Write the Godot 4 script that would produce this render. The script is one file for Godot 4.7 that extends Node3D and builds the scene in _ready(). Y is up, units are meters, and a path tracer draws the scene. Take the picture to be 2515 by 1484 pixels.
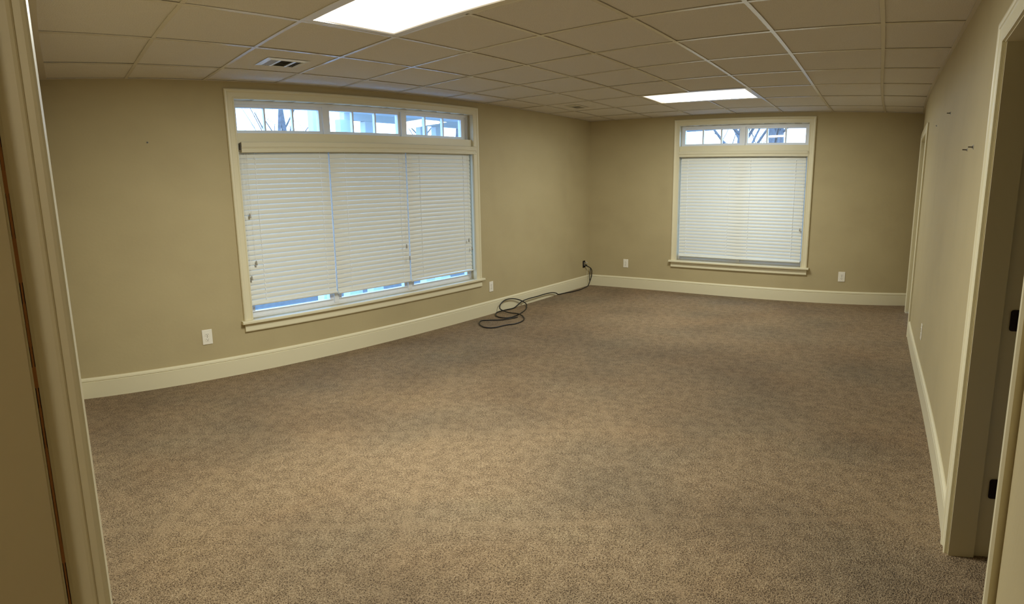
extends Node3D
# An empty carpeted basement room with two big blind-covered windows, a suspended
# tile ceiling and two fluorescent panels, seen from its doorway.
# The room's plan is gently curved, as the photograph shows it: the long window wall
# sweeps round. plan(s, t) turns metres along the window wall (s) and metres
# away from it (t) into the curved floor plan; heights are plain metres.

const EYE := 1.58
const H := 2.491         # ceiling height in the middle of the room
const SF := 6.543        # far wall
const TR := 4.531        # right wall
const CELL := 0.61       # ceiling grid
const L0 := 0.4176       # first grid line from the window wall
const PX := [0.55291, 0.68225, 0.79599, -0.00401, -0.0064, 0.02233, -0.0001, 0.00044, -0.00233, 0.00639]
const PZ := [4.96115, 1.04644, -0.69127, 0.03545, 0.07595, 0.06255, -0.00745, -0.00881, -0.00842, 0.01555]
const SAG := [0.00062, -0.00173, -0.00656, -0.00826, -0.00776]     # the ceiling hangs a little lower towards its corners
const LEFT := 0
const FAR := 1
const RIGHT := 2

var M := {}
var group_no := 0
var rng := RandomNumberGenerator.new()
var used := {}

# ------------------------------------------------------------------ plan
func plan(s: float, t: float, y: float) -> Vector3:
	var a := s - 3.0
	var b := t - 2.2
	var q := [1.0, a, b, a * a, a * b, b * b, a * a * a, a * a * b, a * b * b, b * b * b]
	var x := 0.0
	var z := 0.0
	for i in 10:
		x += q[i] * PX[i]
		z += q[i] * PZ[i]
	var sag: float = SAG[0] * a + SAG[1] * b + SAG[2] * a * a + SAG[3] * a * b + SAG[4] * b * b
	return Vector3(x, y * (1.0 + sag / H), -z)

# a point on a wall: u along it, d out of it into the room, h up
func W(k: int, u: float, d: float, h: float) -> Vector3:
	if k == LEFT: return plan(u, d, h)
	if k == FAR: return plan(SF - d, u, h)
	return plan(u, TR - d, h)

# a frame on a wall: x along it, y up, z into the room
func wall_frame(k: int, u: float, h: float) -> Transform3D:
	var p := W(k, u, 0, h)
	var z := (W(k, u, 0.02, h) - p).normalized()
	var a := W(k, u + 0.02, 0, h) - p
	z = Vector3(-a.z, 0, a.x).normalized() * signf(Vector3(-a.z, 0, a.x).dot(z))
	return Transform3D(Basis(Vector3.UP.cross(z), Vector3.UP, z), p)

# ------------------------------------------------------------------ mesh helpers
func mb() -> SurfaceTool:
	var st := SurfaceTool.new()
	st.begin(Mesh.PRIMITIVE_TRIANGLES)
	return st

func new_group(st: SurfaceTool) -> void:
	group_no += 1
	st.set_smooth_group(group_no)

func tri(st: SurfaceTool, a: Vector3, b: Vector3, c: Vector3, out: Vector3) -> void:
	if (c - a).cross(b - a).dot(out) < 0.0:
		var k := b
		b = c
		c = k
	st.add_vertex(a)
	st.add_vertex(b)
	st.add_vertex(c)

func quad(st: SurfaceTool, a: Vector3, b: Vector3, c: Vector3, d: Vector3, out: Vector3) -> void:
	tri(st, a, b, c, out)
	tri(st, a, c, d, out)

# a box given by a mapping f(a, b, c) and its ranges, bent with the mapping
func bent(st: SurfaceTool, f: Callable, lo: Vector3, hi: Vector3, n: Vector3i) -> void:
	var mid: Vector3 = f.call((lo.x + hi.x) / 2, (lo.y + hi.y) / 2, (lo.z + hi.z) / 2)
	for axis in 3:
		var p := (axis + 1) % 3
		var q := (axis + 2) % 3
		for side in 2:
			new_group(st)
			for i in n[p]:
				for j in n[q]:
					var c: Array[Vector3] = []
					for e in [[0, 0], [1, 0], [1, 1], [0, 1]]:
						var v := Vector3.ZERO
						v[axis] = hi[axis] if side else lo[axis]
						v[p] = lerpf(lo[p], hi[p], float(i + e[0]) / n[p])
						v[q] = lerpf(lo[q], hi[q], float(j + e[1]) / n[q])
						c.append(f.call(v.x, v.y, v.z))
					var o := lo
					o[p] = lerpf(lo[p], hi[p], (i + 0.5) / n[p])
					o[q] = lerpf(lo[q], hi[q], (j + 0.5) / n[q])
					var o2 := o
					o[axis] = hi[axis] if side else lo[axis]
					o2[axis] = lo[axis] if side else hi[axis]
					var out: Vector3 = f.call(o.x, o.y, o.z) - f.call(o2.x, o2.y, o2.z)
					if out.length() < 1e-9: out = c[0] - mid
					quad(st, c[0], c[1], c[2], c[3], out)

# box on a wall in (u, d, h)
func wbox(st: SurfaceTool, k: int, u0: float, u1: float, d0: float, d1: float, h0: float, h1: float) -> void:
	bent(st, func(u, d, h): return W(k, u, d, h), Vector3(u0, d0, h0), Vector3(u1, d1, h1), Vector3i(maxi(1, ceili(absf(u1 - u0) / 0.2)), 1, 1))

# slab in the plan (s, t) between two heights
func pslab(st: SurfaceTool, s0: float, s1: float, t0: float, t1: float, y0: float, y1: float, step := 0.2) -> void:
	bent(st, func(s, t, y): return plan(s, t, y), Vector3(s0, t0, y0), Vector3(s1, t1, y1), Vector3i(maxi(1, ceili((s1 - s0) / step)), maxi(1, ceili((t1 - t0) / step)), 1))

# plain box with chamfered edges, in a transform
func cbox(st: SurfaceTool, x: Transform3D, c: Vector3, size: Vector3, ch := 0.0) -> void:
	var h := size / 2
	if ch <= 0.0:
		bent(st, func(a, b, d): return x * (c + Vector3(a, b, d)), -h, h, Vector3i.ONE)
		return
	var mid := x * c
	var pts := []
	for axis in 3:
		for side in [-1.0, 1.0]:
			var p := (axis + 1) % 3
			var q := (axis + 2) % 3
			var r: Array[Vector3] = []
			for e in [[-1, -1], [1, -1], [1, 1], [-1, 1]]:
				var v := Vector3.ZERO
				v[axis] = h[axis] * side
				v[p] = (h[p] - ch) * e[0]
				v[q] = (h[q] - ch) * e[1]
				r.append(x * (c + v))
			new_group(st)
			quad(st, r[0], r[1], r[2], r[3], (r[0] + r[2]) / 2 - mid)
			pts.append([axis, side, r])
	for axis in 3:                      # edges along this axis
		var p := (axis + 1) % 3
		var q := (axis + 2) % 3
		for sp in [-1.0, 1.0]:
			for sq in [-1.0, 1.0]:
				var e: Array[Vector3] = []
				for w in [[-1, 0], [1, 0], [1, 1], [-1, 1]]:
					var v := Vector3.ZERO
					v[axis] = (h[axis] - ch) * w[0]
					v[p] = (h[p] - (ch if w[1] else 0.0)) * sp
					v[q] = (h[q] - (0.0 if w[1] else ch)) * sq
					e.append(x * (c + v))
				new_group(st)
				quad(st, e[0], e[1], e[2], e[3], (e[0] + e[2]) / 2 - mid)
	for sx in [-1.0, 1.0]:
		for sy in [-1.0, 1.0]:
			for sz in [-1.0, 1.0]:
				var a := x * (c + Vector3(h.x * sx, (h.y - ch) * sy, (h.z - ch) * sz))
				var b := x * (c + Vector3((h.x - ch) * sx, h.y * sy, (h.z - ch) * sz))
				var d := x * (c + Vector3((h.x - ch) * sx, (h.y - ch) * sy, h.z * sz))
				new_group(st)
				tri(st, a, b, d, (a + b + d) / 3 - mid)

# a profile of (o, d) points swept along a: f(a, o, d); the ends may be mitred
func sweep(st: SurfaceTool, f: Callable, a0: float, a1: float, n: int, prof: Array, m0 := 0.0, m1 := 0.0) -> void:
	var area := 0.0
	var k := prof.size()
	for i in k:
		var p: Vector2 = prof[i]
		var q: Vector2 = prof[(i + 1) % k]
		area += p.x * q.y - q.x * p.y
	for i in k:
		var p: Vector2 = prof[i]
		var q: Vector2 = prof[(i + 1) % k]
		var e := (q - p).normalized()
		var nrm := Vector2(e.y, -e.x) * signf(area)
		var m := (p + q) / 2
		new_group(st)
		for j in n:
			var c: Array[Vector3] = []
			for w in [[p, j], [p, j + 1], [q, j + 1], [q, j]]:
				var v: Vector2 = w[0]
				c.append(f.call(lerpf(a0 - m0 * v.x, a1 + m1 * v.x, float(w[1]) / n), v.x, v.y))
			var am := lerpf(a0, a1, (j + 0.5) / n)
			var out: Vector3 = f.call(am, m.x + nrm.x * 0.004, m.y + nrm.y * 0.004) - f.call(am, m.x, m.y)
			quad(st, c[0], c[1], c[2], c[3], out)
	var poly := PackedVector2Array()
	for p in prof: poly.append(p)
	var tris := Geometry2D.triangulate_polygon(poly)
	for end in 2:
		new_group(st)
		var out: Vector3 = (f.call(a1, 0, 0) - f.call(a0, 0, 0)) * (1.0 if end else -1.0)
		for i in range(0, tris.size(), 3):
			var c: Array[Vector3] = []
			for j in 3:
				var v := poly[tris[i + j]]
				c.append(f.call((a1 + m1 * v.x) if end else (a0 - m0 * v.x), v.x, v.y))
			tri(st, c[0], c[1], c[2], out)

# a round tube along points
func tube(st: SurfaceTool, pts: Array, rad: Array, sides := 8) -> void:
	new_group(st)
	var rings := []
	var ref := Vector3(0.13, 0.97, 0.2).normalized()
	for i in pts.size():
		var dir: Vector3 = (pts[mini(i + 1, pts.size() - 1)] - pts[maxi(i - 1, 0)]).normalized()
		var a := ref.cross(dir)
		if a.length() < 0.05: a = Vector3.RIGHT.cross(dir)
		a = a.normalized()
		var b := dir.cross(a)
		ref = a.cross(dir).normalized() * -1.0 if false else ref
		var r: float = rad[i] if rad.size() > 1 else rad[0]
		var ring := []
		for j in sides:
			var t := TAU * j / sides
			ring.append(pts[i] + (a * cos(t) + b * sin(t)) * r)
		rings.append(ring)
	for i in pts.size() - 1:
		for j in sides:
			var j2 := (j + 1) % sides
			var c: Vector3 = (rings[i][j] + rings[i + 1][j2]) / 2
			quad(st, rings[i][j], rings[i + 1][j], rings[i + 1][j2], rings[i][j2], c - (pts[i] + pts[i + 1]) / 2)
	for e in [0, pts.size() - 1]:
		new_group(st)
		var out: Vector3 = pts[e] - pts[1 if e == 0 else pts.size() - 2]
		for j in sides:
			tri(st, pts[e], rings[e][j], rings[e][(j + 1) % sides], out)

# a lathe about +axis of a transform: profile of (radius, along z)
func lathe(st: SurfaceTool, x: Transform3D, prof: Array, sides := 16) -> void:
	for i in prof.size() - 1:
		var p: Vector2 = prof[i]
		var q: Vector2 = prof[i + 1]
		var e := (q - p).normalized()
		new_group(st)
		for j in sides:
			var t0 := TAU * j / sides
			var t1 := TAU * (j + 1) / sides
			var tm := (t0 + t1) / 2
			var out := x.basis * Vector3(cos(tm) * e.y, sin(tm) * e.y, -e.x)
			quad(st, x * Vector3(cos(t0) * p.x, sin(t0) * p.x, p.y), x * Vector3(cos(t1) * p.x, sin(t1) * p.x, p.y), x * Vector3(cos(t1) * q.x, sin(t1) * q.x, q.y), x * Vector3(cos(t0) * q.x, sin(t0) * q.x, q.y), out)

# ------------------------------------------------------------------ object helpers
func numbered(called: String) -> String:
	var n: int = used.get(called, 0)
	used[called] = n + 1
	return called if n == 0 else "%s_%03d" % [called, n]

# commit a shape as one named mesh; its parent's place is taken off so that shapes stay in room coordinates
func obj(called: String, st: SurfaceTool, m: Material, parent: Node = self) -> MeshInstance3D:
	st.generate_normals()
	var o := MeshInstance3D.new()
	o.name = numbered(called) if parent == self else called
	o.mesh = st.commit()
	o.material_override = m
	o.cast_shadow = GeometryInstance3D.SHADOW_CASTING_SETTING_ON
	parent.add_child(o, true)
	if parent is Node3D and parent != self:
		var p := Vector3.ZERO
		var n: Node = parent
		while n != self and n is Node3D:
			p += (n as Node3D).position
			n = n.get_parent()
		o.position = -p
	return o

func share(called: String, mesh: Mesh, m: Material, parent: Node, at: Vector3) -> MeshInstance3D:
	var o := MeshInstance3D.new()
	o.name = called
	o.mesh = mesh
	o.material_override = m
	parent.add_child(o, true)
	o.position = at
	return o

func tag(o: Node, label: String, category: String, group := "") -> void:
	o.set_meta("label", label)
	o.set_meta("category", category)
	if group != "": o.set_meta("group", group)

func thing(called: String, label: String, category: String, at := Vector3.ZERO, group := "") -> Node3D:
	var o := Node3D.new()
	o.name = numbered(called)
	add_child(o)
	o.position = at
	tag(o, label, category, group)
	return o

func place(called: String, label: String, at := Vector3.ZERO) -> Node3D:      # a piece of the setting with parts
	var o := Node3D.new()
	o.name = called
	add_child(o)
	o.position = at
	o.set_meta("kind", "structure")
	o.set_meta("label", label)
	return o

func struct(called: String, st: SurfaceTool, m: Material, label: String) -> MeshInstance3D:
	var o := obj(called, st, m)
	o.set_meta("kind", "structure")
	o.set_meta("label", label)
	return o

# ------------------------------------------------------------------ materials
func noise_tex(freq: float, kind: int, octaves: int, stops: Array, cols: Array, size := 512, seed_ := 1, normal := false, bump := 4.0) -> NoiseTexture2D:
	var n := FastNoiseLite.new()
	n.noise_type = kind
	n.frequency = freq
	n.fractal_octaves = octaves
	n.seed = seed_
	var t := NoiseTexture2D.new()
	t.width = size
	t.height = size
	t.seamless = true
	t.noise = n
	if normal:
		t.as_normal_map = true
		t.bump_strength = bump
	if stops.size() > 0:
		var g := Gradient.new()
		g.offsets = PackedFloat32Array(stops)
		g.colors = PackedColorArray(cols)
		t.color_ramp = g
	return t

func mat(c: Color, rough := 0.6, metallic := 0.0) -> StandardMaterial3D:
	var m := StandardMaterial3D.new()
	m.albedo_color = c
	m.roughness = rough
	m.metallic = metallic
	return m

func tri_map(m: StandardMaterial3D, per_metre: float) -> void:
	m.uv1_triplanar = true
	m.uv1_world_triplanar = true
	m.uv1_scale = Vector3.ONE * per_metre

func seamless(freq: float, kind: int, octaves: int, seed_: int, size: int) -> PackedByteArray:
	var n := FastNoiseLite.new()
	n.noise_type = kind
	n.frequency = freq
	n.fractal_octaves = octaves
	n.seed = seed_
	var im := n.get_seamless_image(size, size, false, false, 0.1)
	im.convert(Image.FORMAT_L8)
	return im.get_data()

func make_carpet() -> void:
	var size := 1024
	var fine := seamless(0.15, FastNoiseLite.TYPE_SIMPLEX_SMOOTH, 3, 11, size)
	var strand := seamless(0.09, FastNoiseLite.TYPE_CELLULAR, 2, 5, size)
	var patch := seamless(0.012, FastNoiseLite.TYPE_SIMPLEX_SMOOTH, 3, 23, size)
	var data := PackedByteArray()
	data.resize(size * size * 3)
	var dark := Color(0.275, 0.205, 0.125)
	var base := Color(0.55, 0.462, 0.345)
	var light := Color(0.75, 0.665, 0.535)
	for i in size * size:
		var a := fine[i] / 255.0
		var b := strand[i] / 255.0
		var p := (patch[i] / 255.0 - 0.5) * 0.16
		var v := clampf(a * 0.75 + b * 0.35 - 0.05 + p, 0.0, 1.0)
		var c := dark.lerp(base, smoothstep(0.22, 0.46, v)) if v < 0.46 else base.lerp(light, smoothstep(0.46, 0.95, v))
		data[i * 3] = int(c.r * 255)
		data[i * 3 + 1] = int(c.g * 255)
		data[i * 3 + 2] = int(c.b * 255)
	var im := Image.create_from_data(size, size, false, Image.FORMAT_RGB8, data)
	var m := mat(Color.WHITE, 0.95)
	m.albedo_texture = ImageTexture.create_from_image(im)
	var hd := PackedByteArray()
	hd.resize(size * size)
	for i in size * size: hd[i] = clampi(int(fine[i] * 0.7 + strand[i] * 0.3), 0, 255)
	m.heightmap_enabled = true
	m.heightmap_scale = 0.9
	m.heightmap_texture = ImageTexture.create_from_image(Image.create_from_data(size, size, false, Image.FORMAT_L8, hd))
	m.vertex_color_use_as_albedo = true
	tri_map(m, 1.0 / 1.15)
	M.carpet = m

func make_materials() -> void:
	make_carpet()
	var w := mat(Color(0.715, 0.655, 0.50), 0.75)
	w.albedo_texture = noise_tex(0.004, FastNoiseLite.TYPE_SIMPLEX_SMOOTH, 4, [0.0, 0.5, 1.0], [Color(0.95, 0.945, 0.94), Color(0.98, 0.98, 0.975), Color(1, 1, 1)], 512, 3)
	w.heightmap_enabled = true
	w.heightmap_scale = 0.05
	w.heightmap_texture = noise_tex(0.09, FastNoiseLite.TYPE_SIMPLEX_SMOOTH, 3, [], [], 512, 8)
	tri_map(w, 0.7)
	M.wall = w
	M.trim = mat(Color(0.86, 0.825, 0.70), 0.38)
	M.jamb = mat(Color(0.84, 0.80, 0.67), 0.42)
	var tile := mat(Color(0.85, 0.825, 0.785), 0.95)
	tile.albedo_texture = noise_tex(0.18, FastNoiseLite.TYPE_SIMPLEX_SMOOTH, 2, [0.0, 0.3, 0.45, 1.0], [Color(0.84, 0.83, 0.81), Color(0.95, 0.945, 0.935), Color(1, 1, 1), Color(1, 1, 1)], 512, 31)
	tile.heightmap_enabled = true
	tile.heightmap_scale = 0.08
	tile.heightmap_texture = noise_tex(0.2, FastNoiseLite.TYPE_SIMPLEX_SMOOTH, 2, [], [], 512, 31)
	tri_map(tile, 1.6)
	M.tile = tile
	M.tee = mat(Color(0.82, 0.785, 0.72), 0.22)
	M.plenum = mat(Color(0.35, 0.33, 0.30), 0.9)
	var slat := mat(Color(0.87, 0.87, 0.83), 0.42)
	slat.backlight_enabled = true
	slat.backlight = Color(0.018, 0.018, 0.018)
	M.slat = slat
	M.valance = mat(Color(0.85, 0.82, 0.71), 0.42)
	M.cord_white = mat(Color(0.95, 0.95, 0.94), 0.6)
	M.vinyl = mat(Color(0.88, 0.885, 0.89), 0.35)
	M.tassel = mat(Color(0.62, 0.60, 0.55), 0.35)
	M.clip = mat(Color(0.30, 0.27, 0.22), 0.3)
	M.plastic = mat(Color(0.92, 0.90, 0.84), 0.3)
	M.dark = mat(Color(0.05, 0.045, 0.04), 0.7)
	M.screw = mat(Color(0.55, 0.53, 0.48), 0.3, 0.8)
	M.steel = mat(Color(0.62, 0.60, 0.57), 0.35, 0.9)
	M.bronze = mat(Color(0.16, 0.10, 0.075), 0.4, 0.6)
	M.cable = mat(Color(0.018, 0.015, 0.02), 0.45)
	M.wood = mat(Color(0.66, 0.45, 0.25), 0.8)
	M.register = mat(Color(0.94, 0.94, 0.93), 0.2, 0.15)
	M.ext_white = mat(Color(0.84, 0.84, 0.83), 0.6)
	M.bark = mat(Color(0.56, 0.52, 0.49), 0.9)
	var bt := noise_tex(0.03, FastNoiseLite.TYPE_SIMPLEX_SMOOTH, 4, [0.0, 1.0], [Color(0.6, 0.6, 0.6), Color(1, 1, 1)], 256, 40)
	M.bark.albedo_texture = bt
	tri_map(M.bark, 1.2)
	var gr := mat(Color(0.40, 0.33, 0.25), 0.95)
	gr.albedo_texture = noise_tex(0.05, FastNoiseLite.TYPE_SIMPLEX_SMOOTH, 5, [0.0, 1.0], [Color(0.5, 0.5, 0.48), Color(1, 1, 1)], 512, 41)
	tri_map(gr, 0.4)
	M.ground = gr
	M.siding = mat(Color(0.66, 0.62, 0.54), 0.8)
	var gl := mat(Color(0.9, 0.95, 1.0, 0.06), 0.02)
	gl.transparency = BaseMaterial3D.TRANSPARENCY_ALPHA
	M.glass = gl
	var em := mat(Color(0.95, 0.94, 0.90), 0.4)
	em.emission_enabled = true
	em.emission = Color(1.0, 0.985, 0.95)
	em.emission_energy_multiplier = 1.15
	em.heightmap_enabled = true
	em.heightmap_scale = 0.15
	em.heightmap_texture = noise_tex(0.25, FastNoiseLite.TYPE_CELLULAR, 1, [], [], 256, 9)
	tri_map(em, 5.0)
	M.diffuser = em

# ------------------------------------------------------------------ camera, sky, light
func make_view() -> void:
	var cam := Camera3D.new()
	cam.name = "camera"
	cam.position = Vector3(0, EYE, 0)
	cam.rotation = Vector3(-0.181995, 0, -0.015949)
	cam.fov = rad_to_deg(2.0 * atan(742.0 / 1600.0))
	cam.near = 0.02
	cam.far = 200
	add_child(cam)
	cam.current = true
	var sky := ProceduralSkyMaterial.new()
	sky.sky_top_color = Color(0.45, 0.69, 1.0)
	sky.sky_horizon_color = Color(0.74, 0.86, 1.0)
	sky.ground_bottom_color = Color(0.35, 0.32, 0.28)
	sky.ground_horizon_color = Color(0.55, 0.55, 0.55)
	sky.sky_energy_multiplier = 2.5
	sky.ground_energy_multiplier = 1.0
	var s := Sky.new()
	s.sky_material = sky
	var env := Environment.new()
	env.background_mode = Environment.BG_SKY
	env.sky = s
	env.tonemap_mode = Environment.TONE_MAPPER_LINEAR
	env.tonemap_exposure = 1.06
	env.sdfgi_enabled = true
	env.ssao_enabled = true
	env.ssil_enabled = true
	var we := WorldEnvironment.new()
	we.name = "world_environment"
	we.environment = env
	add_child(we)

func _ready() -> void:
	rng.seed = 20
	make_view()
	make_materials()
	build_floor()
	build_walls()
	build_ceiling()
	build_outdoors()
	build_windows()
	build_doors()
	build_blinds()
	build_lights()
	build_small()

# ------------------------------------------------------------------ floor
func build_floor() -> void:
	var n := FastNoiseLite.new()
	n.seed = 77
	n.frequency = 0.9
	n.fractal_octaves = 4
	var n2 := FastNoiseLite.new()
	n2.seed = 5
	n2.frequency = 0.8
	n2.fractal_octaves = 3
	var st := mb()
	var col := func(p: Vector3) -> Color:
		var a := n.get_noise_2d(p.x, p.z)
		var b := n2.get_noise_2d(p.x, p.z)
		var v := 0.93 + a * 0.30
		return Color(v * (1.0 + b * 0.08), v, v * (1.0 - b * 0.08))
	var sheet := func(f: Callable, a0: float, a1: float, b0: float, b1: float) -> void:
		var na := ceili((a1 - a0) / 0.1)
		var nb := ceili((b1 - b0) / 0.1)
		new_group(st)
		for i in na:
			for j in nb:
				var c: Array[Vector3] = []
				for e in [[0, 0], [0, 1], [1, 1], [1, 0]]:
					c.append(f.call(lerpf(a0, a1, float(i + e[0]) / na), lerpf(b0, b1, float(j + e[1]) / nb)))
				for t in [[0, 1, 2], [0, 2, 3]]:
					var up: bool = (c[t[2]] - c[t[0]]).cross(c[t[1]] - c[t[0]]).y > 0
					for q in ([0, 1, 2] if up else [0, 2, 1]):
						st.set_color(col.call(c[t[q]]))
						st.add_vertex(c[t[q]])
	sheet.call(func(a, b): return plan(a, b, 0.0), -0.3, SF + 0.1, -0.1, TR + 0.1)
	sheet.call(func(a, b): return Vector3(a, -0.001, b), -2.3, 1.35, -2.0, 2.4)           # on into the hall
	sheet.call(func(a, b): return plan(a, b, -0.001), -0.05, 2.5, TR + 0.02, TR + 1.5)       # and the side room
	st.set_color(Color.WHITE)
	pslab(st, -0.3, SF + 0.1, -0.1, TR + 0.1, -0.12, -0.01, 0.4)
	struct("floor", st, M.carpet, "brown speckled cut-pile carpet covering the whole floor")

# ------------------------------------------------------------------ walls
const WIN1 := [1.457, 4.09, 0.470, 2.35]     # opening in the window wall: u0 u1 h0 h1
const WIN2 := [1.455, 3.197, 0.468, 2.355]      # opening in the far wall
const DOOR_A := [5.14, 6.1, 2.085]            # closed door near the far corner of the right wall
const DOOR_B := [0.70, 1.81, 2.085]             # open doorway in the right wall
const THICK := 0.14
const TOP := 2.62

func wall_with_hole(st: SurfaceTool, k: int, u0: float, u1: float, holes: Array) -> void:
	var u := u0
	for h in holes:
		wbox(st, k, u, h[0], -THICK, 0, 0, TOP)
		if h[2] > 0: wbox(st, k, h[0], h[1], -THICK, 0, 0, h[2])
		wbox(st, k, h[0], h[1], -THICK, 0, h[3], TOP)
		u = h[1]
	wbox(st, k, u, u1, -THICK, 0, 0, TOP)

const NEAR_A := Vector3(-3.33, 0, -4.79)      # near wall, room face, from the corner
const NEAR_J := Vector3(-0.75, 0, -1.05)      # to the jamb of the doorway the picture looks through

func near_frame() -> Transform3D:             # x from the jamb to the corner, z into the room
	var x := (NEAR_A - NEAR_J).normalized()
	var z := x.cross(Vector3.UP)
	if z.x < 0: z = -z
	return Transform3D(Basis(x, Vector3.UP, z), NEAR_J)

func build_walls() -> void:
	var st := mb()
	wall_with_hole(st, LEFT, -0.25, SF, [WIN1])
	struct("wall_left", st, M.wall, "long tan painted wall with the wide three-part window")
	st = mb()
	wall_with_hole(st, FAR, -THICK, TR + THICK, [WIN2])
	struct("wall_far", st, M.wall, "tan painted end wall with the narrower window")
	st = mb()
	wall_with_hole(st, RIGHT, -0.15, SF, [[DOOR_B[0] - 0.02, DOOR_B[1] + 0.02, 0.0, DOOR_B[2] + 0.02], [DOOR_A[0] - 0.02, DOOR_A[1] + 0.02, 0.0, DOOR_A[2] + 0.02]])
	struct("wall_right", st, M.wall, "tan painted side wall with two doorways")
	var nf := near_frame()
	var far_x := (NEAR_A - NEAR_J).length()
	st = mb()
	cbox(st, nf, Vector3(far_x / 2 + 0.05, TOP / 2, -0.065), Vector3(far_x - 0.02, TOP, 0.13))
	struct("wall_near", st, M.wall, "tan wall that holds the doorway in the foreground")
	# the hallway behind, where the picture is taken from
	st = mb()
	var hall := [nf * Vector3(0.02, 0, -0.13), Vector3(-1.9, 0, 0.6), Vector3(-0.9, 0, 2.2), Vector3(1.1, 0, 2.0), Vector3(1.25, 0, 0.3), plan(-0.1, TR + 0.1, 0)]
	for i in hall.size() - 1:
		var a: Vector3 = hall[i]
		var b: Vector3 = hall[i + 1]
		var x := (b - a).normalized()
		cbox(st, Transform3D(Basis(x, Vector3.UP, x.cross(Vector3.UP)), (a + b) / 2), Vector3(0, TOP / 2, -0.06), Vector3((b - a).length() + 0.1, TOP, 0.1))
	struct("wall_hall", st, M.wall, "tan walls of the hallway behind the doorway")
	# the small room behind the open doorway in the right wall
	st = mb()
	var o := plan(0.1, TR + THICK, 0)
	var along := (plan(2.4, TR + THICK, 0) - o)
	var len := along.length()
	along = along.normalized()
	var away := Vector3.UP.cross(along)
	if away.dot(plan(1.5, TR + 0.3, 0) - plan(1.5, TR, 0)) < 0: away = -away
	var fx := Transform3D(Basis(along, Vector3.UP, along.cross(Vector3.UP)), o)
	var sgn := signf(away.dot(along.cross(Vector3.UP)))
	cbox(st, fx, Vector3(-0.06, TOP / 2, sgn * 0.85), Vector3(0.1, TOP, 1.66))
	cbox(st, fx, Vector3(len + 0.06, TOP / 2, sgn * 0.85), Vector3(0.1, TOP, 1.66))
	cbox(st, fx, Vector3(len / 2, TOP / 2, sgn * 1.72), Vector3(len + 0.3, TOP, 0.1))
	cbox(st, fx, Vector3(len / 2, 2.5, sgn * 0.85), Vector3(len + 0.3, 0.1, 1.9))
	struct("wall_side_room", st, M.wall, "tan walls of the small dark room past the open doorway")

	# baseboards
	var bp := [Vector2(0, 0), Vector2(0, 0.015), Vector2(0.134, 0.015), Vector2(0.138, 0.011), Vector2(0.143, 0.0155), Vector2(0.156, 0.014), Vector2(0.163, 0.009), Vector2(0.168, 0.005), Vector2(0.168, -0.002), Vector2(0, -0.002)]
	st = mb()
	sweep(st, func(a, o2, d): return W(LEFT, a, d, o2), -0.2, SF - 0.014, 60, bp)
	struct("baseboard_left", st, M.trim, "tall cream baseboard below the wide window")
	st = mb()
	sweep(st, func(a, o2, d): return W(FAR, a, d, o2), 0.0, TR, 36, bp)
	struct("baseboard_far", st, M.trim, "tall cream baseboard along the end wall")
	st = mb()
	sweep(st, func(a, o2, d): return W(RIGHT, a, d, o2), DOOR_B[1] + 0.087, DOOR_A[0] - 0.087, 30, bp)
	struct("baseboard_right", st, M.trim, "tall cream baseboard between the two doorways")
	st = mb()
	sweep(st, func(a, o2, d): return nf * Vector3(a, o2, d), 0.09, far_x, 1, bp)
	struct("baseboard_near", st, M.trim, "tall cream baseboard beside the foreground doorway")

# ------------------------------------------------------------------ ceiling
func grid_t(l: int) -> float:
	return 0.0 if l == 0 else (TR if l == 8 else L0 + CELL * (l - 1))

func grid_s(c: int) -> float:
	return SF if c == 11 else CELL * c

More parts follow.
